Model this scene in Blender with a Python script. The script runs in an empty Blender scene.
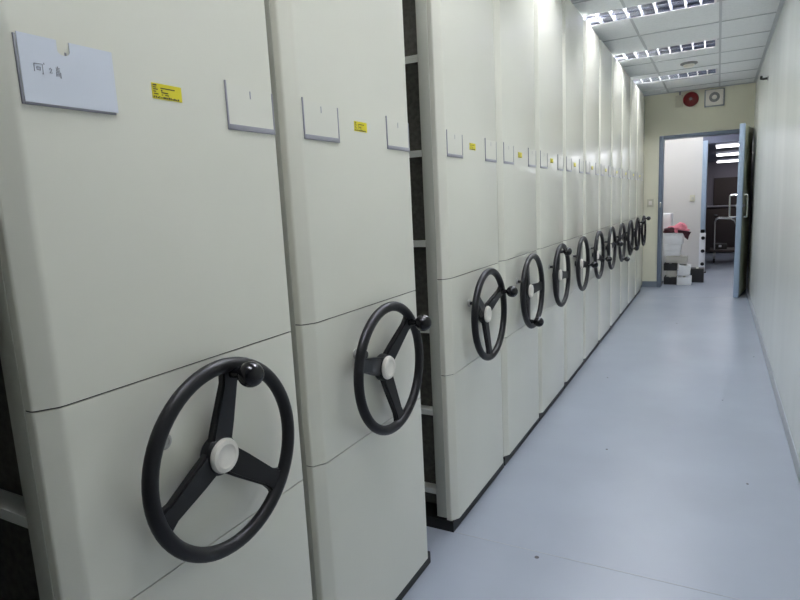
import bpy, bmesh, math, random
from mathutils import Vector, Matrix

random.seed(7)
PI = math.pi
S = 1.30                      # all sizes below are in units of the eye height, 1.3 m
scene = bpy.context.scene
COL = scene.collection

# ------------------------------------------------------------------ materials
def mat(name, col, rough=0.5, metal=0.0, spec=0.5, noise=None, bump=None, emit=None, coat=0.0):
    """noise = (scale, amount, stretch) small colour mottling; bump = (scale xyz, strength)"""
    m = bpy.data.materials.new(name); m.use_nodes = True
    nt = m.node_tree; b = nt.nodes['Principled BSDF']
    b.inputs['Base Color'].default_value = (*col, 1)
    b.inputs['Roughness'].default_value = rough
    b.inputs['Metallic'].default_value = metal
    b.inputs['Specular IOR Level'].default_value = spec
    b.inputs['Coat Weight'].default_value = coat
    if emit:
        b.inputs['Emission Color'].default_value = (*emit[0], 1)
        b.inputs['Emission Strength'].default_value = emit[1]
    if noise or bump:
        tc = nt.nodes.new('ShaderNodeTexCoord')
    if noise:
        mp = nt.nodes.new('ShaderNodeMapping'); mp.inputs['Scale'].default_value = noise[2]
        nz = nt.nodes.new('ShaderNodeTexNoise'); nz.inputs['Scale'].default_value = noise[0]; nz.inputs['Detail'].default_value = 4
        rp = nt.nodes.new('ShaderNodeValToRGB')
        a = noise[1]
        rp.color_ramp.elements[0].color = (*[max(0, c*(1-a)) for c in col], 1); rp.color_ramp.elements[0].position = 0.3
        rp.color_ramp.elements[1].color = (*[min(1, c*(1+a*0.6)) for c in col], 1); rp.color_ramp.elements[1].position = 0.7
        nt.links.new(tc.outputs['Object'], mp.inputs['Vector']); nt.links.new(mp.outputs['Vector'], nz.inputs['Vector'])
        nt.links.new(nz.outputs['Fac'], rp.inputs['Fac']); nt.links.new(rp.outputs['Color'], b.inputs['Base Color'])
    if bump:
        mp = nt.nodes.new('ShaderNodeMapping'); mp.inputs['Scale'].default_value = bump[0]
        nz = nt.nodes.new('ShaderNodeTexNoise'); nz.inputs['Scale'].default_value = 1.0; nz.inputs['Detail'].default_value = 2
        bp = nt.nodes.new('ShaderNodeBump'); bp.inputs['Strength'].default_value = bump[1]; bp.inputs['Distance'].default_value = 0.02
        nt.links.new(tc.outputs['Object'], mp.inputs['Vector']); nt.links.new(mp.outputs['Vector'], nz.inputs['Vector'])
        nt.links.new(nz.outputs['Fac'], bp.inputs['Height']); nt.links.new(bp.outputs['Normal'], b.inputs['Normal'])
    return m

M = dict(
    panel=mat('cream_painted_steel', (0.795, 0.785, 0.70), 0.17, bump=((2.2, 1.5, 0.7), 0.05), noise=(1.3, 0.03, (1, 1, 1))),
    post=mat('greenish_grey_painted_steel', (0.47, 0.475, 0.42), 0.4),
    shelf=mat('pale_painted_shelf_steel', (0.78, 0.79, 0.74), 0.4),
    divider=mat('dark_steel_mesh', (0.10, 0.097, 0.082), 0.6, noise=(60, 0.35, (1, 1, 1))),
    plinth=mat('black_rubber_plinth', (0.012, 0.012, 0.012), 0.55),
    seam=mat('dark_seam_filler', (0.03, 0.03, 0.028), 0.8),
    black=mat('black_moulded_plastic', (0.008, 0.008, 0.010), 0.42, spec=0.32),
    ball=mat('black_polished_bakelite', (0.006, 0.006, 0.008), 0.18, spec=0.4),
    white=mat('ivory_plastic', (0.85, 0.81, 0.75), 0.35),
    steel=mat('grey_steel', (0.35, 0.35, 0.36), 0.35, metal=0.8),
    holder=mat('lilac_grey_plastic', (0.33, 0.33, 0.38), 0.4),
    insert=mat('clear_card_sleeve', (0.79, 0.78, 0.705), 0.22),
    paper=mat('bluish_white_paper', (0.72, 0.76, 0.86), 0.35),
    ink=mat('grey_pencil', (0.33, 0.34, 0.40), 0.8),
    ring=mat('dull_zinc_ring', (0.42, 0.42, 0.41), 0.5),
    yellow=mat('yellow_sticker', (0.78, 0.68, 0.02), 0.45),
    print=mat('black_print', (0.02, 0.02, 0.015), 0.6),
    floor=mat('blue_grey_epoxy_floor', (0.375, 0.415, 0.50), 0.27, noise=(1.6, 0.06, (1, 1, 1)), bump=((3, 3, 3), 0.05)),
    spot=mat('dark_floor_speck', (0.10, 0.10, 0.11), 0.8),
    rwall=mat('glossy_white_wall_paint', (0.76, 0.79, 0.77), 0.22, bump=((0.4, 0.95, 0.22), 0.9), noise=(2.0, 0.07, (0.4, 0.9, 0.3))),
    cream=mat('cream_wall_paint', (0.80, 0.78, 0.635), 0.6, noise=(2.0, 0.04, (1, 1, 1))),
    skirting=mat('grey_blue_skirting', (0.22, 0.26, 0.32), 0.5),
    coving=mat('pale_grey_coving', (0.36, 0.39, 0.43), 0.5),
    tile=mat('white_mineral_ceiling_tile', (0.80, 0.82, 0.84), 0.85, noise=(60, 0.05, (1, 1, 1))),
    tbar=mat('grey_ceiling_grid', (0.50, 0.52, 0.55), 0.5),
    lampbody=mat('white_lamp_enamel', (0.80, 0.80, 0.82), 0.4),
    blade=mat('white_louvre_blade', (0.86, 0.86, 0.90), 0.3),
    reflector=mat('bright_aluminium_reflector', (0.60, 0.62, 0.74), 0.10, metal=1.0),
    tube=mat('fluorescent_tube', (0.9, 0.9, 0.9), 0.4, emit=((0.95, 0.97, 1.0), 40.0)),
    dimtube=mat('fluorescent_tube_far', (0.9, 0.9, 0.9), 0.4, emit=((0.95, 0.96, 1.0), 3.5)),
    frame=mat('blue_grey_door_paint', (0.15, 0.185, 0.25), 0.35),
    leafface=mat('shade_lifted_door_face', (0.55, 0.55, 0.42), 0.5),  # leaf face toned olive and brightened to make up for weak light there
    leafedge=mat('light_blue_door_paint', (0.34, 0.43, 0.56), 0.35),
    chrome=mat('polished_chrome', (0.80, 0.80, 0.80), 0.15, metal=1.0),
    red=mat('red_bell_enamel', (0.18, 0.008, 0.008), 0.35),
    grey=mat('mid_grey_plastic', (0.28, 0.28, 0.28), 0.5),
    beige=mat('beige_plastic', (0.62, 0.60, 0.48), 0.5),
    box=mat('white_cardboard', (0.84, 0.85, 0.88), 0.6, noise=(8, 0.05, (1, 1, 1))),
    greybox=mat('grey_beige_cardboard', (0.50, 0.49, 0.45), 0.7),
    blackbox=mat('black_plastic_bin', (0.02, 0.02, 0.022), 0.5),
    pink=mat('pink_cloth', (0.80, 0.26, 0.34), 0.9),
    darkcloth=mat('dark_maroon_cloth', (0.05, 0.012, 0.02), 0.9),
    partition=mat('white_partition_paint', (0.66, 0.64, 0.62), 0.5),
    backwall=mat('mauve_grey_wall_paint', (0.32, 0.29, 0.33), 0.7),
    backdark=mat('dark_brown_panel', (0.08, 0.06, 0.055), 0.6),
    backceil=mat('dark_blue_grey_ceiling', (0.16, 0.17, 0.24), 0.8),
    seat=mat('dark_grey_seat_fabric', (0.07, 0.065, 0.06), 0.9),
    brass=mat('dull_brass', (0.4, 0.33, 0.2), 0.4, metal=0.7),
)

# ------------------------------------------------------------------ mesh builder (coordinates in eye-height units, local to the thing)
class MB:
    def __init__(s): s.bm = bmesh.new()
    def box(s, x0, x1, y0, y1, z0, z1, bev=0.0, mtx=None):
        r = bmesh.ops.create_cube(s.bm, size=1.0); vs = r['verts']
        for v in vs:
            v.co = Vector(((x0+x1)/2 + v.co.x*(x1-x0), (y0+y1)/2 + v.co.y*(y1-y0), (z0+z1)/2 + v.co.z*(z1-z0)))
        if bev > 0:
            es = list({e for v in vs for e in v.link_edges})
            r = bmesh.ops.bevel(s.bm, geom=es, offset=bev, segments=2, affect='EDGES', profile=0.5)
            vs = list({v for f in r['faces'] for v in f.verts} | {v for v in vs if v.is_valid})
        if mtx is not None: bmesh.ops.transform(s.bm, matrix=mtx, verts=[v for v in vs if v.is_valid])
        return s
    def prism(s, pts, h0, h1, axis='z', mtx=None):
        """closed outline pts (a, b) extruded from h0 to h1 along the axis"""
        def P(a, b, h): return {'z': (a, b, h), 'x': (h, a, b), 'y': (a, h, b)}[axis]
        lo = [s.bm.verts.new(P(a, b, h0)) for a, b in pts]; hi = [s.bm.verts.new(P(a, b, h1)) for a, b in pts]
        n = len(pts); fs = [s.bm.faces.new(lo[::-1]), s.bm.faces.new(hi)]
        for i in range(n): fs.append(s.bm.faces.new((lo[i], lo[(i+1) % n], hi[(i+1) % n], hi[i])))
        if mtx is not None: bmesh.ops.transform(s.bm, matrix=mtx, verts=lo+hi)
        return s
    def lathe(s, prof, axis='x', at=(0, 0, 0), n=32, mtx=None):
        """profile (radius, height) turned around the axis"""
        rings = []
        def P(r, h, a):
            c, d = r*math.cos(a), r*math.sin(a)
            q = {'x': (h, c, d), 'y': (c, h, d), 'z': (c, d, h)}[axis]
            return Vector(q) + Vector(at)
        allv = []
        for r, h in prof:
            if r < 1e-6: ring = [s.bm.verts.new(P(0, h, 0))]
            else: ring = [s.bm.verts.new(P(r, h, 2*PI*k/n)) for k in range(n)]
            rings.append(ring); allv += ring
        for A, B in zip(rings, rings[1:]):
            for k in range(n):
                k2 = (k+1) % n
                if len(A) == 1 and len(B) == 1: continue
                if len(A) == 1: s.bm.faces.new((A[0], B[k], B[k2]))
                elif len(B) == 1: s.bm.faces.new((A[k], B[0], A[k2]))
                else: s.bm.faces.new((A[k], B[k], B[k2], A[k2]))
        for R, fl in ((rings[0], 0), (rings[-1], 1)):
            if len(R) > 1: s.bm.faces.new(R)
        if mtx is not None: bmesh.ops.transform(s.bm, matrix=mtx, verts=allv)
        return s
    def torus(s, R, r, at=(0, 0, 0), n=64, m=16, sx=1.0):
        rings = []
        for i in range(n):
            a = 2*PI*i/n
            rings.append([s.bm.verts.new((at[0]+sx*r*math.sin(2*PI*j/m), at[1]+(R+r*math.cos(2*PI*j/m))*math.cos(a), at[2]+(R+r*math.cos(2*PI*j/m))*math.sin(a))) for j in range(m)])
        for i in range(n):
            A, B = rings[i], rings[(i+1) % n]
            for j in range(m): s.bm.faces.new((A[j], A[(j+1) % m], B[(j+1) % m], B[j]))
        return s
    def tube(s, pts, r, n=10):
        pts = [Vector(p) for p in pts]; rings = []
        for i, p in enumerate(pts):
            t = (pts[min(i+1, len(pts)-1)] - pts[max(i-1, 0)]).normalized()
            u = t.orthogonal().normalized() if i == 0 else (u - t*u.dot(t)).normalized()
            w = t.cross(u)
            rings.append([s.bm.verts.new(p + r*(math.cos(2*PI*k/n)*u + math.sin(2*PI*k/n)*w)) for k in range(n)])
        for A, B in zip(rings, rings[1:]):
            for k in range(n): s.bm.faces.new((A[k], A[(k+1) % n], B[(k+1) % n], B[k]))
        s.bm.faces.new(rings[0]); s.bm.faces.new(rings[-1])
        return s
    def build(s, name, material, parent=None, smooth=True, loc=None, angle=0.6):
        bmesh.ops.scale(s.bm, vec=(S, S, S), verts=s.bm.verts)
        bmesh.ops.recalc_face_normals(s.bm, faces=s.bm.faces)
        me = bpy.data.meshes.new(name); s.bm.to_mesh(me); s.bm.free()
        for m in (material if isinstance(material, (list, tuple)) else [material]): me.materials.append(m)
        if smooth:
            for p in me.polygons: p.use_smooth = True
            try: me.set_sharp_from_angle(angle=angle)
            except Exception: pass
        o = bpy.data.objects.new(name, me); COL.objects.link(o)
        if parent is not None: o.parent = parent
        if loc is not None: o.location = W(*loc)
        return o

def W(x, y, z):               # eye-height units, z above the floor -> metres
    return Vector((x*S, y*S, z*S))
def thing(name, label, cat, loc=(0, 0, 0), group=None, rz=0.0):
    o = bpy.data.objects.new(name, None); COL.objects.link(o)
    o.location = W(*loc); o.rotation_euler = (0, 0, rz); o.empty_display_size = 0.1
    return tag(o, label, cat, group)
def tag(o, label, cat, group=None):
    o['label'] = label; o['category'] = cat
    if group: o['group'] = group
    return o
def struct(o): o['kind'] = 'structure'; return o
def copy_tree(o, parent=None):
    c = o.copy(); COL.objects.link(c); c.parent = parent
    for ch in list(o.children): copy_tree(ch, c)
    return c

# ------------------------------------------------------------------ room
XF = -0.677                   # plane of the cabinet fronts
XR = 0.286                    # right wall
YW = 6.815                    # far wall
ZC = 2.006                    # ceiling
XL, YB = -3.75, -2.3          # left wall, rear wall

struct(MB().box(XL, XR+1.0, YB, 17.1, -0.05, 0).build('floor', M['floor']))
LAMP_Y = [3.715, 4.83, 5.92, 2.61, 1.50, 0.40]
LX = -0.040-0.4525; HX, HY = 0.4545, 0.1185
ce = MB()
ce.box(XL, LX-HX, YB, YW, ZC, ZC+0.05).box(LX+HX, XR+0.1, YB, YW, ZC, ZC+0.05)
ys = [YB] + [v for y in sorted(LAMP_Y) for v in (y-HY, y+HY)] + [YW]
for a, b in zip(ys[0::2], ys[1::2]): ce.box(LX-HX, LX+HX, a, b, ZC, ZC+0.05)
struct(ce.build('ceiling', M['tile'], smooth=False))
struct(MB().box(XR, XR+0.1, YB, YW+0.1, 0, ZC).build('wall_right', M['rwall']))
struct(MB().box(XL-0.1, XL, YB, YW+0.1, 0, ZC).build('wall_left', M['cream']))
struct(MB().box(XL-0.1, XR+0.1, YB-0.1, YB, 0, ZC).build('wall_rear', M['skirting']))  # unseen wall, coloured dark so the cabinet shoulders get less light
DX0, DX1, DZ = -0.553, 0.281, 1.580       # outer edge of the door frame
fw = MB().box(XL, DX0+0.02, YW, YW+0.1, 0, ZC); fw.box(DX0+0.02, XR, YW, YW+0.1, DZ-0.02, ZC)
struct(fw.build('wall_far', M['cream'], smooth=False))
cg = MB()
for k in range(-8, 1):
    x = -0.020 + 0.457*k
    if x > XL and not LX-HX < x < LX+HX: cg.box(x-0.007, x+0.007, YB, YW, ZC-0.004, ZC)
    elif x > XL:
        for a, b in zip(ys[0::2], ys[1::2]): cg.box(x-0.007, x+0.007, a, b, ZC-0.004, ZC)
for k in range(-14, 7):
    y = 3.80 + 0.4575*k
    if any(abs(y-l) < HY+0.008 for l in LAMP_Y): cg.box(XL, LX-HX, y-0.006, y+0.006, ZC-0.0035, ZC).box(LX+HX, XR, y-0.006, y+0.006, ZC-0.0035, ZC)
    else: cg.box(XL, XR, y-0.006, y+0.006, ZC-0.0035, ZC)
cg.box(XR-0.02, XR, YB, YW, ZC-0.006, ZC); cg.box(XL, XR, YW-0.02, YW, ZC-0.006, ZC)
struct(cg.build('trim_1', M['tbar'], smooth=False))
struct(MB().prism([(XR, 0), (XR-0.012, 0), (XR-0.012, 0.012), (XR-0.004, 0.03), (XR, 0.03)], YB, YW-0.1, axis='y').build('baseboard_right', M['coving']))
struct(MB().box(XL, DX0, YW-0.012, YW, 0, 0.062).build('baseboard_far', M['skirting']))
fs = MB()
for px, py, r in ((-0.42, 1.50, .006), (-0.36, 2.32, .004), (0.12, 2.2, .004), (-0.25, 4.9, .006), (0.22, 4.0, .004), (0.05, 3.1, .003), (-0.51, 3.3, .004)):
    fs.lathe([(0, 0.0008), (r, 0.0008), (r*1.1, 0)], axis='z', at=(px, py, 0), n=10)
o = fs.build('floor_specks', M['spot']); o['kind'] = 'stuff'; o['label'] = 'tiny dark specks of dirt scattered on the grey floor'; o['category'] = 'dirt'
# narrow seam where the floor sheets meet
struct(MB().box(-0.68, XR-0.02, 1.5255, 1.5275, 0, 0.0006).build('trim_2', M['coving'], smooth=False))
struct(MB().box(-3.2, XR-0.02, 6.20, 6.203, 0, 0.0006).build('trim_3', M['coving'], smooth=False))

# door frame and the open leaf
df = MB()
df.box(DX0, DX0+0.040, YW-0.03, YW+0.13, 0, DZ, 0.004)
df.box(DX1-0.03, DX1, YW-0.03, YW+0.13, 0, DZ, 0.004)
df.box(DX0+0.040, DX1-0.03, YW-0.03, YW+0.13, DZ-0.034, DZ, 0.004)
dfo = struct(df.build('door_1', M['frame']))
MB().box(-0.538, -0.522, YW-0.0335, YW-0.0302, 0.850, 0.905, 0.001).build('strike_plate', M['chrome'], dfo)
leafang = math.atan2(0.089, 0.59)
LW = 0.600
leaf = bpy.data.objects.new('door_2', None); COL.objects.link(leaf); leaf.location = W(0.2615, YW-0.035, 0); leaf.rotation_euler = (0, 0, -leafang); struct(leaf)
T = 0.0215
MB().box(-T+0.003, T-0.003, -LW+0.004, 0, 0.008, 1.570).build('door_panel', M['leafface'], leaf)
MB().box(-T, T, -LW, -LW+0.055, 0.006, 1.573, 0.003).build('door_edge', M['leafedge'], leaf)
for sx, off in ((-1, 0.068), (1, 0.030)):
    y = -LW+0.10
    z0, z1 = 0.748, 0.948
    MB().tube([(sx*T, y, z0), (sx*(T+off-0.012), y, z0), (sx*(T+off-0.003), y, z0+0.003), (sx*(T+off), y, z0+0.012), (sx*(T+off), y, z1-0.012), (sx*(T+off-0.003), y, z1-0.003), (sx*(T+off-0.012), y, z1), (sx*T, y, z1)], 0.0085).build('door_handle', M['chrome'], leaf)
    MB().lathe([(0, 0), (0.016, 0), (0.016, 0.008), (0.009, 0.012), (0.009, 0.016), (0, 0.016)], axis='x', at=(0, 0, 0), n=20, mtx=Matrix.Translation((sx*T, -LW+0.05, 0.850)) @ Matrix.Rotation(0 if sx > 0 else PI, 4, 'Z')).build('door_lock', M['steel'], leaf)

# ------------------------------------------------------------------ ceiling lamps
def arc(cx, cy, r, a0, a1, n):
    return [(cx+r*math.cos(math.radians(a0+(a1-a0)*k/n)), cy+r*math.sin(math.radians(a0+(a1-a0)*k/n))) for k in range(n+1)]
def make_light(L=0.905, Wd=0.235, d=0.055):
    """recessed twin-tube louvre; local z = 0 is the ceiling face"""
    t = thing('ceiling_light', '', 'ceiling light')
    b = MB()
    for sy in (-1, 1):
        y0, y1 = sorted((sy*Wd/2, sy*(Wd/2-0.007)))
        b.box(-L/2, L/2, y0, y1, -0.002, d+0.012)
    for sx in (-1, 1):
        x0, x1 = sorted((sx*L/2, sx*(L/2-0.010)))
        b.box(x0, x1, -Wd/2+0.007, Wd/2-0.007, -0.002, d+0.012)
    b.box(-L/2+0.010, L/2-0.010, -Wd/2+0.007, Wd/2-0.007, d+0.006, d+0.012)
    b.build('housing', M['lampbody'], t, smooth=False)
    for sy in (-1, 1):
        cy = sy*Wd*0.235
        MB().tube([(-L/2+0.012, cy, TUBE_Z), (L/2-0.012, cy, TUBE_Z)], 0.0115, 12).build('fluorescent_tube', M['tube'], t)
    w = Wd/2-0.008
    r = MB(); n = 5
    prof = [(0.002+0.030*(k/n)**2, 0.0005+(d+0.004)*k/n) for k in range(n+1)]       # parabolic flank: (inset from the outer side, z)
    r.prism([(w-i, z) for i, z in prof] + [(w, d+0.0045), (w, 0.0005)], -L/2+0.011, L/2-0.011, axis='x')
    r.prism([(-w+i, z) for i, z in prof] + [(-w, d+0.0045), (-w, 0.0005)], -L/2+0.011, L/2-0.011, axis='x')
    r.prism([(i-0.0005, z) for i, z in prof] + [(-i+0.0005, z) for i, z in prof[::-1]], -L/2+0.011, L/2-0.011, axis='x')
    r.build('reflector', M['reflector'], t)
    m = 12
    for k in range(1, m):
        x = -L/2 + L*k/m
        q = MB()
        for sy in (-1, 1):
            y0, y1 = sorted((sy*0.004, sy*(w-0.004)))
            q.prism([(x-0.0065, 0.0165), (x-0.0025, 0.0008), (x+0.0025, 0.0008), (x+0.0065, 0.0165)], y0, y1, axis='y')
        q.build('louvre_blade', M['blade'], t)
    return t
TUBE_Z = 0.036
proto_light = make_light()
lamps = [(3.715, 'louvred fluorescent ceiling light nearest the camera, cut by the top edge of the picture'),
         (4.83, 'middle one of the three visible louvred fluorescent ceiling lights'),
         (5.92, 'louvred fluorescent ceiling light farthest from camera, nearest the red bell wall'),
         (2.61, 'louvred fluorescent ceiling light over the fourth and fifth cabinets, above the frame'),
         (1.50, 'louvred fluorescent ceiling light over the third cabinet, above the frame'),
         (0.40, 'louvred fluorescent ceiling light over the nearest cabinet, above the frame')]
for i, (y, lab) in enumerate(lamps):
    o = proto_light if i == 0 else copy_tree(proto_light)
    o.location = W(LX, y, ZC); tag(o, lab, 'ceiling light', 'louvred ceiling lights over the aisle')

# smoke detector between the lamps
t = thing('smoke_detector', 'round grey detector on the ceiling between the two farther lights', 'detector', (-0.235, 5.40, ZC))
MB().lathe([(0.062, 0), (0.064, -0.008), (0.055, -0.014), (0, -0.014)], axis='z', n=28).build('base', M['grey'], t)
MB().lathe([(0.04, -0.014), (0.043, -0.022), (0.03, -0.034), (0, -0.036)], axis='z', n=28).build('sensor_head', M['white'], t)

# ------------------------------------------------------------------ mobile shelving cabinets
HALF, FACE = 0.2475, 0.2155
TOP = 1.966
def profile(hf=HALF, face=FACE, inset=0.0):
    """plan outline (x, y) of the bent front sheet: sloping shoulder at the left, flat face, square return at the right"""
    ch, sh = 0.0160, 0.0250
    def rnd(a, b, c, r, n=4):
        a, b, c = Vector(a), Vector(b), Vector(c)
        p0 = b + (a-b).normalized()*r; p1 = b + (c-b).normalized()*r
        return [tuple((1-k/n)**2*p0 + 2*(1-k/n)*(k/n)*b + (k/n)**2*p1) for k in range(n+1)]
    A, B, C, D, E_ = (-0.031, -face-sh), (-ch, -face-sh), (0, -face), (0, face), (-0.031, face+0.001)
    pts = [A] + rnd(A, B, C, 0.004) + rnd(B, C, D, 0.0045) + rnd(C, D, E_, 0.0028) + [E_]
    return [(x-inset, y*(1-inset*1.5)) for x, y in pts]

def make_cabinet():
    t = thing('mobile_shelving_cabinet', '', 'cabinet')
    for nm, z0, z1 in (('upper_panel', 0.7862, TOP), ('middle_panel', 0.4982, 0.7840), ('lower_panel', 0.034, 0.4960)):
        p = MB().prism(profile(), z0, z1)
        o = p.build(nm, M['panel'], t, angle=0.16)
    MB().prism(profile(inset=0.0035), 0.038, TOP-0.004).build('seam_backing', M['seam'], t)
    for sy in (-1, 1):
        y0, y1 = (-HALF+0.006, -HALF+0.026) if sy < 0 else (HALF-0.026, HALF-0.006)
        MB().box(-0.0640, -0.0313, y0, y1, 0.04, TOP-0.01, 0.002).build('upright_post', M['post'], t)
        MB().box(-2.6, -2.56, y0, y1, 0.03, TOP-0.01, 0.002).build('upright_post', M['post'], t)
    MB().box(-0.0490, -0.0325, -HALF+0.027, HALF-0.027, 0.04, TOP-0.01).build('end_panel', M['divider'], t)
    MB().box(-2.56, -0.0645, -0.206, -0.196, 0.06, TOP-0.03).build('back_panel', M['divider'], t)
    for k in range(7):
        z = 0.122 + 0.2565*k
        ye = HALF-0.012
        s_ = MB().box(-2.55, -0.0645, -ye, -0.2065, z, z+0.006).box(-2.55, -0.0645, -0.1955, ye, z, z+0.006)
        for sy in (-1, 1):
            a, b_ = sorted((sy*ye, sy*(ye-0.004))); s_.box(-2.55, -0.0645, a, b_, z-0.012, z)
            a, b_ = sorted((sy*ye, sy*(ye+0.003))); s_.box(-2.55, -0.0645, a, b_, z+0.001, z+0.006)
        s_.build('shelf', M['shelf'], t, smooth=False)
    MB().box(-2.6, -0.0313, -HALF+0.003, HALF-0.003, TOP-0.009, TOP).build('top_panel', M['shelf'], t)
    MB().box(-2.6, -0.008, -HALF+0.002, HALF-0.002, 0.0, 0.0335).build('plinth', M['plinth'], t)
    # two card holders, a yellow sticker
    for y0, y1 in ((-0.210, -0.0945), (0.1025, 0.213)):
        z0, z1 = 1.132, 1.206
        h = MB()
        h.box(0, 0.0026, y0, y0+0.0026, z0, z1, 0.0005)
        h.box(0, 0.0026, y1-0.0026, y1, z0, z1-0.006, 0.0005)
        h.box(0, 0.0030, y0+0.0026, y1-0.0026, z0, z0+0.0085, 0.0005)
        ho = h.build('card_holder', M['holder'], t)
        MB().box(0.0004, 0.0016, y0+0.0028, y1-0.0028, z0+0.0087, z1-0.004).build('card_sleeve', M['insert'], ho)
        ym = (y0+y1)/2
        MB().box(0.0016, 0.0019, ym-0.0012, ym+0.0012, z1-0.022, z1-0.010).build('sleeve_notch', M['holder'], ho)
    st = MB().box(0, 0.0008, -0.034, 0.016, 1.161, 1.1815).build('sticker', M['yellow'], t)
    pr = MB(); rng = random.Random(3)
    for y, z, w, hh in ((-0.0345, 1.1905, .006, .0016), (-0.0345, 1.1875, .005, .0010), (-0.0340, 1.1850, .007, .0012), (-0.0340, 1.182, .004, .0012), (-0.0335, 1.1790, .007, .0012),
                        (-0.0220, 1.1872, .024, .0012), (-0.0215, 1.1840, .002, .002), (-0.0210, 1.1815, .011, .0012), (-0.0210, 1.1785, .002, .001), (-0.0150, 1.1785, .006, .001)):
        pr.box(0.0008, 0.0011, y+0.002, y+w+0.002, z-hh/2-0.0115, z+hh/2-0.0115)
    for k in range(14):
        y = -0.0325+k*0.0031
        pr.box(0.0008, 0.0011, y, y+0.0012+0.0014*rng.random(), 1.1620, 1.1638+0.0012*rng.random())
    pr.build('sticker_print', M['print'], st, smooth=False)
    # lock pin beside the wheel
    MB().lathe([(0.0115, 0), (0.0115, 0.004), (0.009, 0.006), (0.006, 0.006), (0.006, 0.0045), (0, 0.0045)], at=(0, -0.082, 0.690), n=20).build('lock_ring', M['ring'], t)
    # hand wheel: rim is the part, its pieces are sub-parts; origin at the wheel centre
    RX, RM, RT = 0.042, 0.1390, 0.0110
    wh = MB().torus(RM, RT, sx=0.95).build('handwheel', M['black'], t, angle=1.2)
    wh.location = Vector((RX*S, -0.004*S, 0.642*S))
    DI = 0.020                 # the hub sits this far behind the rim
    SH = Matrix(((1, DI/RM, 0, -DI), (0, 1, 0, 0), (0, 0, 1, 0), (0, 0, 0, 1)))
    for k in range(3):
        a = math.radians(120*k)
        rot = Matrix.Rotation(a, 4, 'X')
        sp = MB()
        # tapered, slightly crowned arm; outline in (y, z) with fillets at the rim
        hw0, hw1 = 0.0215, 0.0150
        out = [(0.014, -hw0), (0.05, -hw0+0.0015), (RM-0.028, -hw1), (RM-0.014, -hw1-0.003), (RM-0.004, -hw1-0.009), (RM-0.004, hw1+0.009), (RM-0.014, hw1+0.003), (RM-0.028, hw1), (0.05, hw0-0.0015), (0.014, hw0)]
        sp.prism(out, -0.0065, 0.0020, axis='x', mtx=rot @ SH)
        sp.prism([(y, z*0.8) for y, z in out], 0.0019, 0.0045, axis='x', mtx=rot @ SH)
        sp.build('spoke', M['black'], wh, angle=0.5)
    MB().lathe([(0, -0.033), (0.026, -0.033), (0.031, -0.027), (0.031, -0.015), (0.028, -0.011), (0, -0.011)]).build('hub', M['black'], wh)
    MB().lathe([(0.0262, -0.012), (0.0268, -0.008), (0.0245, -0.0035), (0.0185, -0.0025), (0.0168, -0.0035), (0.0160, -0.0040), (0.0, -0.0035)], n=40).build('hub_cap', M['white'], wh)
    MB().lathe([(0, -RX), (0.015, -RX), (0.015, -RX+0.002), (0.011, -RX+0.003), (0.011, -0.032), (0, -0.032)], n=24).build('axle', M['black'], wh)
    kn = MB()
    kr = 0.1270
    kn.lathe([(0, -0.002), (0.0088, -0.002), (0.0080, 0.012), (0.0066, 0.018), (0.0075, 0.022), (0, 0.022)], at=(0, kr, 0), n=18)
    R = 0.0195
    kn.lathe([(R*math.sin(PI*k/14), 0.038 - R*math.cos(PI*k/14)) for k in range(15)], at=(0, kr, 0), n=26)
    kn.build('crank_knob', M['ball'], wh, angle=1.2)
    return t

# a small dark pin that sticks out of the lock on all but the nearest cabinet
def add_pin(t):
    MB().lathe([(0, 0.0045), (0.0055, 0.0045), (0.0055, 0.018), (0.0085, 0.019), (0.0085, 0.026), (0, 0.027)], at=(0, -0.082, 0.690), n=16).build('lock_pin', M['black'], t)

CABS = [(0.030, -30, 'unseen extra cabinet beside the camera, added left of the picture to darken the nearest shelves'),  # out of view, added to keep light off the nearest cabinet's shelves
        (0.606, 80, 'nearest cabinet at the left, with a white handwritten card in its left card holder'),
        (1.112, 43, 'second cabinet from the camera, just before the open dark gap with shelf edges'),
        (1.769, 27, 'third cabinet from the camera, its side shelves showing in the open dark gap'),
        (2.2715, -119, 'fourth cabinet from the camera, the crank knob at the bottom of its wheel'),
        (2.769, 114, 'fifth cabinet from the camera, the crank knob at the top of its wheel'),
        (3.2665, -9, 'sixth cabinet from the camera, crank knob level with the hub and overlapping the next wheel'),
        (3.764, -18, 'seventh cabinet from the camera, the sixth one\'s crank knob in front of its wheel'),
        (4.2615, 8, 'eighth cabinet from the camera, the fifth one before the far wall'),
        (4.759, -95, 'ninth cabinet from the camera, the fourth one before the far wall'),
        (5.2565, -50, 'tenth cabinet from the camera, the third one before the far wall'),
        (5.754, 52, 'eleventh cabinet from the camera, last but one before the far wall'),
        (6.2515, 68, 'twelfth and last cabinet in the row, beside the cream far wall')]
proto = make_cabinet()
cabs = []
for i, (y, ang, lab) in enumerate(CABS):
    c = proto if i == 0 else copy_tree(proto)
    c.location = W(XF, y, 0); tag(c, lab, 'cabinet', 'mobile shelving cabinets in the row')
    for ch in c.children:
        if ch.name.startswith('handwheel'): ch.rotation_euler = (math.radians(ang), 0, 0)
    cabs.append(c)
pin_src = None
for c in cabs[:1] + cabs[2:]:
    if pin_src is None:
        add_pin(c); pin_src = [ch for ch in c.children if ch.name.startswith('lock_pin')][0]
    else:
        p = pin_src.copy(); COL.objects.link(p); p.parent = c
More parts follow.
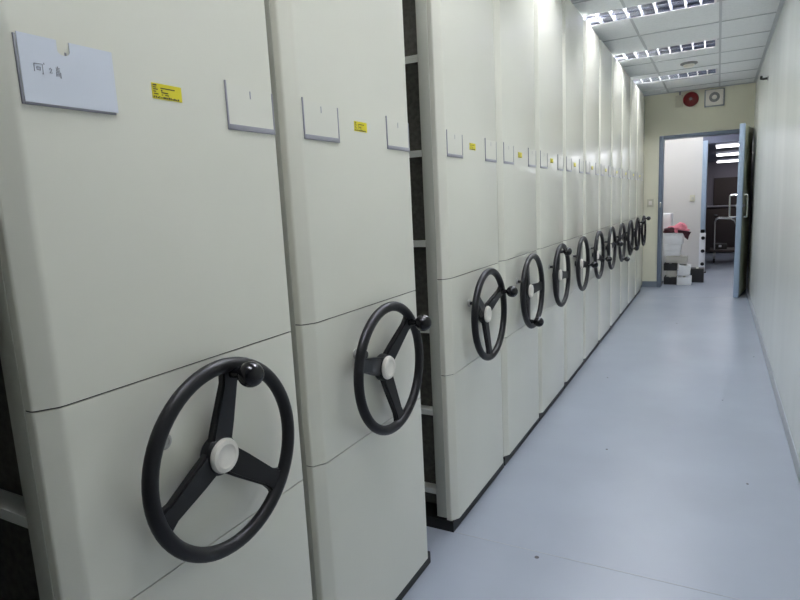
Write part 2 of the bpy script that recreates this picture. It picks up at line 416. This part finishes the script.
# the white card in the left holder of the nearest cabinet
holder = [ch for ch in cabs[1].children if ch.name.startswith('card_holder')][0]
y0, y1, z0, z1 = -0.2075, -0.0925, 1.1345, 1.2075
ym = y0 + 0.45*(y1-y0)
out = [(y0, z0), (y1, z0), (y1, z1), (ym+0.0075, z1)] + [(ym+0.0075*math.cos(a), z1-0.011-0.005*math.sin(a)) for a in [PI*k/8 for k in range(9)]] + [(ym-0.0075, z1), (y0, z1)]
card = MB().prism(out, 0.0032, 0.0040, axis='x').build('paper_card', M['paper'], holder, smooth=False); card['label'] = 'bluish white paper card with a thumb notch and faint handwriting'
hw = MB()
def stroke(pts, r=0.0005):
    hw.tube([(0.0041, y0+0.0150+(a-0.0215)*1.1, z0+0.0365+(b-0.046)*1.25) for a, b in pts], r, 6)
stroke([(0.0215, 0.0505), (0.0212, 0.0440)]); stroke([(0.0215, 0.0508), (0.0300, 0.0512), (0.0300, 0.0425), (0.0290, 0.0430)])
stroke([(0.0240, 0.0482), (0.0275, 0.0482), (0.0275, 0.0458), (0.0240, 0.0458), (0.0240, 0.0482)]); stroke([(0.0315, 0.0525), (0.0320, 0.0510)])
stroke([(0.0368, 0.0478), (0.0380, 0.0490), (0.0393, 0.0480), (0.0385, 0.0462), (0.0368, 0.0448), (0.0398, 0.0450)])
stroke([(0.0440, 0.0500), (0.0480, 0.0500)]); stroke([(0.0460, 0.0515), (0.0460, 0.0500)]); stroke([(0.0447, 0.0488), (0.0473, 0.0488), (0.0473, 0.0474), (0.0447, 0.0474), (0.0447, 0.0488)])
stroke([(0.0440, 0.0425), (0.0440, 0.0462), (0.0485, 0.0462), (0.0485, 0.0415), (0.0477, 0.0420)]); stroke([(0.0453, 0.0450), (0.0472, 0.0450), (0.0472, 0.0434), (0.0453, 0.0434), (0.0453, 0.0450)])
hw.build('handwriting', M['ink'], holder)

# plain fixed panel closing the row against the far wall
t = thing('fixed_end_unit', 'plain narrow filler unit between the last cabinet and the cream far wall', 'cabinet', (XF, 6.51, 0))
MB().box(-2.6, -0.020, 0, 0.285, 0.026, TOP-0.01, 0.004).build('body', M['panel'], t)
MB().box(-2.59, -0.026, 0.004, 0.281, 0, 0.0255).build('plinth', M['plinth'], t)

# ------------------------------------------------------------------ things on the far wall and right wall
t = thing('alarm_bell', 'round red alarm bell high on the cream wall above the door', 'bell', (-0.270, YW+0.002, 1.914))
MB().lathe([(0, 0), (0.045, 0), (0.045, -0.02), (0, -0.02)], axis='y', n=24).build('backplate', M['beige'], t)
MB().lathe([(0.0, -0.056), (0.02, -0.056), (0.022, -0.05), (0.05, -0.046), (0.068, -0.032), (0.072, -0.020), (0.066, -0.018)], axis='y', n=36).build('gong', M['red'], t)
MB().lathe([(0, -0.064), (0.012, -0.064), (0.014, -0.0565), (0, -0.0565)], axis='y', n=16).build('centre_bolt', M['grey'], t)
t = thing('junction_box', 'small beige box with a short cable beside the red bell', 'box', (-0.375, YW, 1.91))
MB().box(-0.035, 0.035, -0.03, 0, -0.06, 0.055, 0.004).build('body', M['beige'], t)
MB().tube([(0.005, -0.012, 0.055), (0.005, -0.012, 0.075), (0.005, -0.012, ZC-1.91)], 0.008).build('cable', M['grey'], t)
t = thing('wall_speaker', 'square white speaker with a round grille on the wall above the door', 'speaker', (-0.061, YW, 1.905))
MB().box(-0.088, 0.088, -0.010, 0, -0.085, 0.082, 0.003).build('back_frame', M['coving'], t)
MB().box(-0.078, 0.078, -0.045, -0.010, -0.075, 0.072, 0.008).build('cabinet_body', M['white'], t)
MB().lathe([(0.047, -0.045), (0.047, -0.050), (0.042, -0.052), (0.028, -0.048), (0.026, -0.0455), (0, -0.0455)], axis='y', n=32).build('cone_ring', M['grey'], t)
MB().lathe([(0.022, -0.0455), (0.018, -0.052), (0, -0.055)], axis='y', n=24).build('cone_cap', M['white'], t)
t = thing('light_switch', 'cream switch plate on the far wall left of the door frame', 'switch', (-0.634, YW, 0.901))
MB().box(-0.030, 0.036, -0.012, 0, -0.042, 0.042, 0.003).build('plate', M['beige'], t)
MB().box(-0.012, 0.018, -0.018, -0.012, -0.020, 0.020, 0.002).build('rocker', M['white'], t)
t = thing('wall_hook', 'small dark hook sticking out high on the white right wall', 'hook', (XR, 5.05, 1.760))
MB().lathe([(0, 0), (0.016, 0), (0.016, -0.006), (0, -0.006)], axis='x', n=16).build('rosette', M['grey'], t)
MB().tube([(-0.005, 0, 0), (-0.03, -0.02, -0.004), (-0.045, -0.045, -0.004), (-0.045, -0.06, 0.008)], 0.008).build('prong', M['plinth'], t)

# ------------------------------------------------------------------ the room beyond the door
YP = 8.4
ZB = 1.70                     # ceiling beyond
struct(MB().box(-1.6, -0.185, YP, YP+0.08, 0, ZB-0.005).build('wall_partition', M['partition']))
struct(MB().box(-1.7, -1.6, YW+0.1, YP+0.08, 0, 2.1).build('wall_hall_left', M['partition']))
struct(MB().box(1.2, 1.3, YW+0.1, 17.0, 0, 2.1).build('wall_hall_right', M['backwall']))
struct(MB().box(XR+0.1, 1.3, YW, YW+0.1, 0, 2.1).build('wall_hall_front', M['partition']))
struct(MB().box(-1.7, 1.3, YW+0.1, YP, 2.1, 2.2).build('ceiling_hall', M['tile']))
struct(MB().box(-0.185, 1.2, YP, YP+0.08, 1.575, 2.1).build('wall_lintel', M['backceil']))  # dark colour stands for the shadow above the second doorway
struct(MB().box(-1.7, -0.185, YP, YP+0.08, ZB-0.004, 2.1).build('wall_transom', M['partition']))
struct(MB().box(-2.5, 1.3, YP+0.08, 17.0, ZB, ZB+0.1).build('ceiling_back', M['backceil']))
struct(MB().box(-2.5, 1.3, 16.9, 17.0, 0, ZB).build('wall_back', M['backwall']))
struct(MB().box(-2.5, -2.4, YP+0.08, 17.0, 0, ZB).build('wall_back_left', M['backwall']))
p2 = struct(MB().box(-0.183, -0.128, YP-0.06, YP+0.12, 0, 1.610, 0.004).build('door_3', M['leafedge']))
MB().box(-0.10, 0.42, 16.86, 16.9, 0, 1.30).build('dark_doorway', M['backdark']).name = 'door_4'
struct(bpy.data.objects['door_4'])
# unseen lamps added to brighten the partition and boxes behind the door
for y, lab in ((7.30, 'unseen louvred light added right behind the cream wall to brighten the boxes'), (7.95, 'unseen louvred light added next to the white partition to brighten it')):
    hl = copy_tree(proto_light); hl.location = W(-0.45, y, 2.10-0.068); tag(hl, lab, 'ceiling light', 'unseen added lights in the hall beyond the door')
# three batten lamps deep in the back room
def make_batten():
    t = thing('batten_light', '', 'ceiling light')
    MB().box(0, 1.1, -0.09, 0.09, -0.035, 0.0, 0.004).build('housing', M['lampbody'], t)
    MB().box(0.01, 1.09, -0.10, 0.10, -0.062, -0.0355, 0.006).build('diffuser', M['dimtube'], t)
    return t
pb = make_batten()
for i, (y, lab) in enumerate(((10.4, 'topmost of the three bright lamps seen through the open door'), (12.9, 'middle one of the three bright lamps seen through the door'), (16.0, 'lowest of the three bright lamps seen through the open door'))):
    o = pb if i == 0 else copy_tree(pb)
    o.location = W(-0.055, y, ZB); tag(o, lab, 'ceiling light', 'bright lamps in the room beyond the door')
t = thing('wall_socket', 'small switch plate on the white partition beyond the door', 'switch', (-0.285, YP, 0.915))
MB().box(-0.03, 0.03, -0.012, 0, -0.04, 0.04, 0.003).build('plate', M['beige'], t)
MB().box(-0.012, 0.014, -0.018, -0.012, -0.016, 0.016, 0.002).build('rocker', M['greybox'], t)

def carton(name, label, cat, x0, x1, y0, y1, z0, z1, m, rz=0.0, lid=0.0, group=None, tilt=0.0):
    cx, cy = (x0+x1)/2, (y0+y1)/2; hx, hy = (x1-x0)/2, (y1-y0)/2; h = z1-z0
    t = thing(name, label, cat, (cx, cy, z0), group, rz)
    t.rotation_euler = (0, tilt, rz)
    MB().box(-hx, hx, -hy, hy, 0, h-lid, 0.003).build('body', m, t)
    if lid: MB().box(-hx-0.004, hx+0.004, -hy-0.004, hy+0.004, h-lid, h, 0.003).build('lid', m, t)
    else: MB().box(-0.012, 0.012, -hy-0.001, hy+0.001, h-0.0005, h+0.001).build('tape', M['greybox'], t)
    return t
G = 'boxes piled against the partition beyond the door'
# white cupboard whose front edge shows right behind the door frame
t = thing('white_cupboard', 'narrow white cupboard just behind the left door jamb', 'cupboard', (-0.515, 7.42, 0))
MB().box(-0.06, 0.060, -0.20, 0.20, 0.01, 0.765, 0.004).build('body', M['box'], t)
MB().box(-0.052, 0.052, -0.206, -0.20, 0.03, 0.62, 0.002).build('door', M['box'], t)
MB().box(-0.052, 0.052, -0.206, -0.20, 0.63, 0.75, 0.002).build('drawer', M['box'], t)
for z in (0.30, 0.46, 0.55): MB().box(0.034, 0.048, -0.216, -0.206, z, z+0.05, 0.001).build('hinge', M['plinth'], t)
YX = 7.50
carton('black_crate', 'open black crate on the floor at the bottom left of the pile', 'crate', -0.500, -0.375, 7.02, 7.21, 0.0, 0.082, M['blackbox'], group=G)
carton('beige_box', 'small beige box on the black crate at lower left of the pile', 'box', -0.476, -0.375, 7.04, 7.20, 0.0835, 0.150, M['greybox'], group=G)
carton('black_box', 'black carton in the middle left of the pile on the small beige box', 'box', -0.505, -0.372, 7.04, 7.20, 0.1515, 0.228, M['blackbox'], group=G)
carton('white_box', 'low white carton on the floor in the front of the pile', 'box', -0.368, -0.228, 7.00, 7.18, 0.0, 0.085, M['box'], group=G)
carton('white_box', 'tilted white carton above the low front carton', 'box', -0.362, -0.250, 7.02, 7.20, 0.1005, 0.212, M['box'], group=G, tilt=0.13)
carton('grey_box', 'flat grey-beige carton tilted halfway up the pile', 'box', -0.485, -0.272, 7.02, 7.20, 0.2365, 0.310, M['greybox'], group=G, tilt=0.05)
carton('white_box', 'plain white carton below the two lidded white cartons', 'box', -0.500, -0.345, 7.03, 7.205, 0.3165, 0.378, M['box'], group=G, lid=0.012)
carton('white_box', 'lidded white carton second from the top of the pile', 'box', -0.502, -0.340, 7.03, 7.205, 0.3795, 0.440, M['box'], group=G, lid=0.012)
carton('white_box', 'tall white lidded carton directly under the pink cloth', 'box', -0.502, -0.322, 7.03, 7.205, 0.4415, 0.562, M['box'], group=G, lid=0.02)
t = carton('black_bin', 'square black bin on the floor at right of the pile', 'bin', -0.242, -0.112, 7.22, 7.36, 0.0, 0.155, M['blackbox'], group=G)

# pink and dark cloth heaped on the topmost carton
cl = MB(); rng = random.Random(11)
def heap(cx, cy, cz, rx, ry, rz, seed):
    b = MB(); r = random.Random(seed)
    bmesh.ops.create_icosphere(b.bm, subdivisions=3, radius=1.0)
    ph = [r.uniform(0, 6.28) for _ in range(6)]
    for v in b.bm.verts:
        d = 1 + 0.18*math.sin(5*v.co.x+ph[0]) + 0.14*math.sin(7*v.co.y+ph[1]) + 0.10*math.sin(9*v.co.z+4*v.co.x+ph[2])
        z = max(v.co.z*d, -0.35)
        v.co = Vector((cx+v.co.x*d*rx, cy+v.co.y*d*ry, cz+z*rz))
    return b
t = thing('cloth_heap', 'crumpled pink and dark cloth lying on top of the white cartons', 'cloth', (-0.42, 7.12, 0.5635))
heap(0.05, -0.02, 0.026, 0.115, 0.07, 0.066, 1).build('pink_cloth', M['pink'], t)
heap(-0.03, -0.055, 0.018, 0.055, 0.035, 0.045, 2).build('dark_cloth', M['darkcloth'], t)
dp = MB()
dp.prism([(0.05, 0.035), (0.18, 0.01), (0.160, -0.03), (0.15, -0.075), (0.12, -0.05), (0.098, 0.0), (0.05, 0.002)], -0.1075, -0.0965, axis='y')
dp.build('hanging_corner', M['darkcloth'], t)

# white perforated upright with black round knobs in front of the second door post
t = thing('rack_upright', 'white upright with black round knobs below the second blue post', 'rack', (-0.152, 8.13, 0))
MB().box(-0.034, 0.034, -0.03, 0.03, 0, 0.490, 0.004).build('post', M['box'], t)
MB().box(-0.05, 0.05, -0.05, 0.05, 0, 0.012, 0.003).build('foot', M['plinth'], t)
for z in (0.11, 0.27, 0.43): MB().lathe([(0, -0.030), (0.016, -0.030), (0.022, -0.040), (0.018, -0.052), (0, -0.055)], axis='y', at=(0.006, 0, z), n=16).build('knob', M['black'], t)
kb = MB(); kb.lathe([(0.018, 0.4905), (0.026, 0.510), (0.022, 0.530), (0, 0.535)], axis='z', n=16); kb.build('top_knob', M['black'], t)

# chrome-framed trolley in the dim back room
t = thing('chrome_trolley', 'chrome-railed trolley standing in the dim room beyond the door', 'trolley', (0.08, 9.3, 0))
MB().box(-0.16, 0.22, -0.15, 0.25, 0.16, 0.19, 0.004).build('deck', M['backdark'], t)
for y in (-0.13, 0.23):
    MB().tube([(-0.10, y, 0.19), (-0.105, y, 0.56), (-0.095, y, 0.60), (-0.06, y, 0.62), (0.08, y, 0.61), (0.13, y, 0.58), (0.165, y, 0.50), (0.17, y, 0.19)], 0.011).build('rail', M['chrome'], t)
for x in (-0.10, 0.17):
    for y in (-0.1, 0.2):
        w = MB().lathe([(0, -0.012), (0.030, -0.012), (0.034, 0), (0.030, 0.012), (0, 0.012)], axis='x', at=(x, y, 0.034), n=18).build('wheel', M['plinth'], t)
        MB().box(x-0.016, x+0.016, y-0.01, y+0.01, 0.06, 0.16, 0.002).build('fork', M['steel'], t)
t = thing('grey_carton', 'dark carton on the deck of the chrome-railed trolley', 'box', (0.03, 9.33, 0.1905))
MB().box(-0.07, 0.10, -0.10, 0.12, 0, 0.07, 0.004).build('body', M['seat'], t)
MB().box(0.0, 0.035, -0.103, -0.10, 0.03, 0.06, 0.001).build('paper_tag', M['box'], t)
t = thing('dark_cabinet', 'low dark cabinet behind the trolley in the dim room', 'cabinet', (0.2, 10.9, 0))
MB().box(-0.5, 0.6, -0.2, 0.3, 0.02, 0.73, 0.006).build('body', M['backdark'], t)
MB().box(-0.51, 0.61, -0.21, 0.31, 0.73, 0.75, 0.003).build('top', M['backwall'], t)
for x0, x1 in ((-0.48, 0.04), (0.06, 0.58)):
    d = MB().box(x0, x1, -0.212, -0.20, 0.05, 0.70, 0.003).build('door', M['backdark'], t)
    MB().box((x0+x1)/2-0.02, (x0+x1)/2+0.02, -0.222, -0.212, 0.6, 0.62, 0.002).build('handle', M['steel'], d)

# ------------------------------------------------------------------ camera, world, view
cam = bpy.data.cameras.new('camera'); co = bpy.data.objects.new('camera', cam); COL.objects.link(co)
r = Vector((0.88041369, 0.47156513, -0.04998061)); dn = Vector((0.03122141, -0.16281268, -0.98616290)); fw_ = Vector((-0.47317751, 0.86667085, -0.15806544))
mw = Matrix((( r.x, -dn.x, -fw_.x, 0), (r.y, -dn.y, -fw_.y, 0), (r.z, -dn.z, -fw_.z, S), (0, 0, 0, 1)))
co.matrix_world = mw
cam.sensor_width = 36; cam.lens = 584.81/800*36; cam.clip_start = 0.02; cam.clip_end = 60
scene.camera = co
w = bpy.data.worlds.new('world'); scene.world = w; w.use_nodes = True
w.node_tree.nodes['Background'].inputs['Color'].default_value = (0.8, 0.85, 1.0, 1)
w.node_tree.nodes['Background'].inputs['Strength'].default_value = 0.02
vs = scene.view_settings; vs.view_transform = 'Standard'; vs.look = 'None'; vs.exposure = 1.05; vs.gamma = 1.0
try: vs.use_curve_mapping = False
except Exception: pass
scene.cycles.max_bounces = 10; scene.cycles.diffuse_bounces = 5; scene.cycles.sample_clamp_indirect = 6.0
scene.cycles.use_denoising = True
scene.cycles.caustics_reflective = False; scene.cycles.caustics_refractive = False
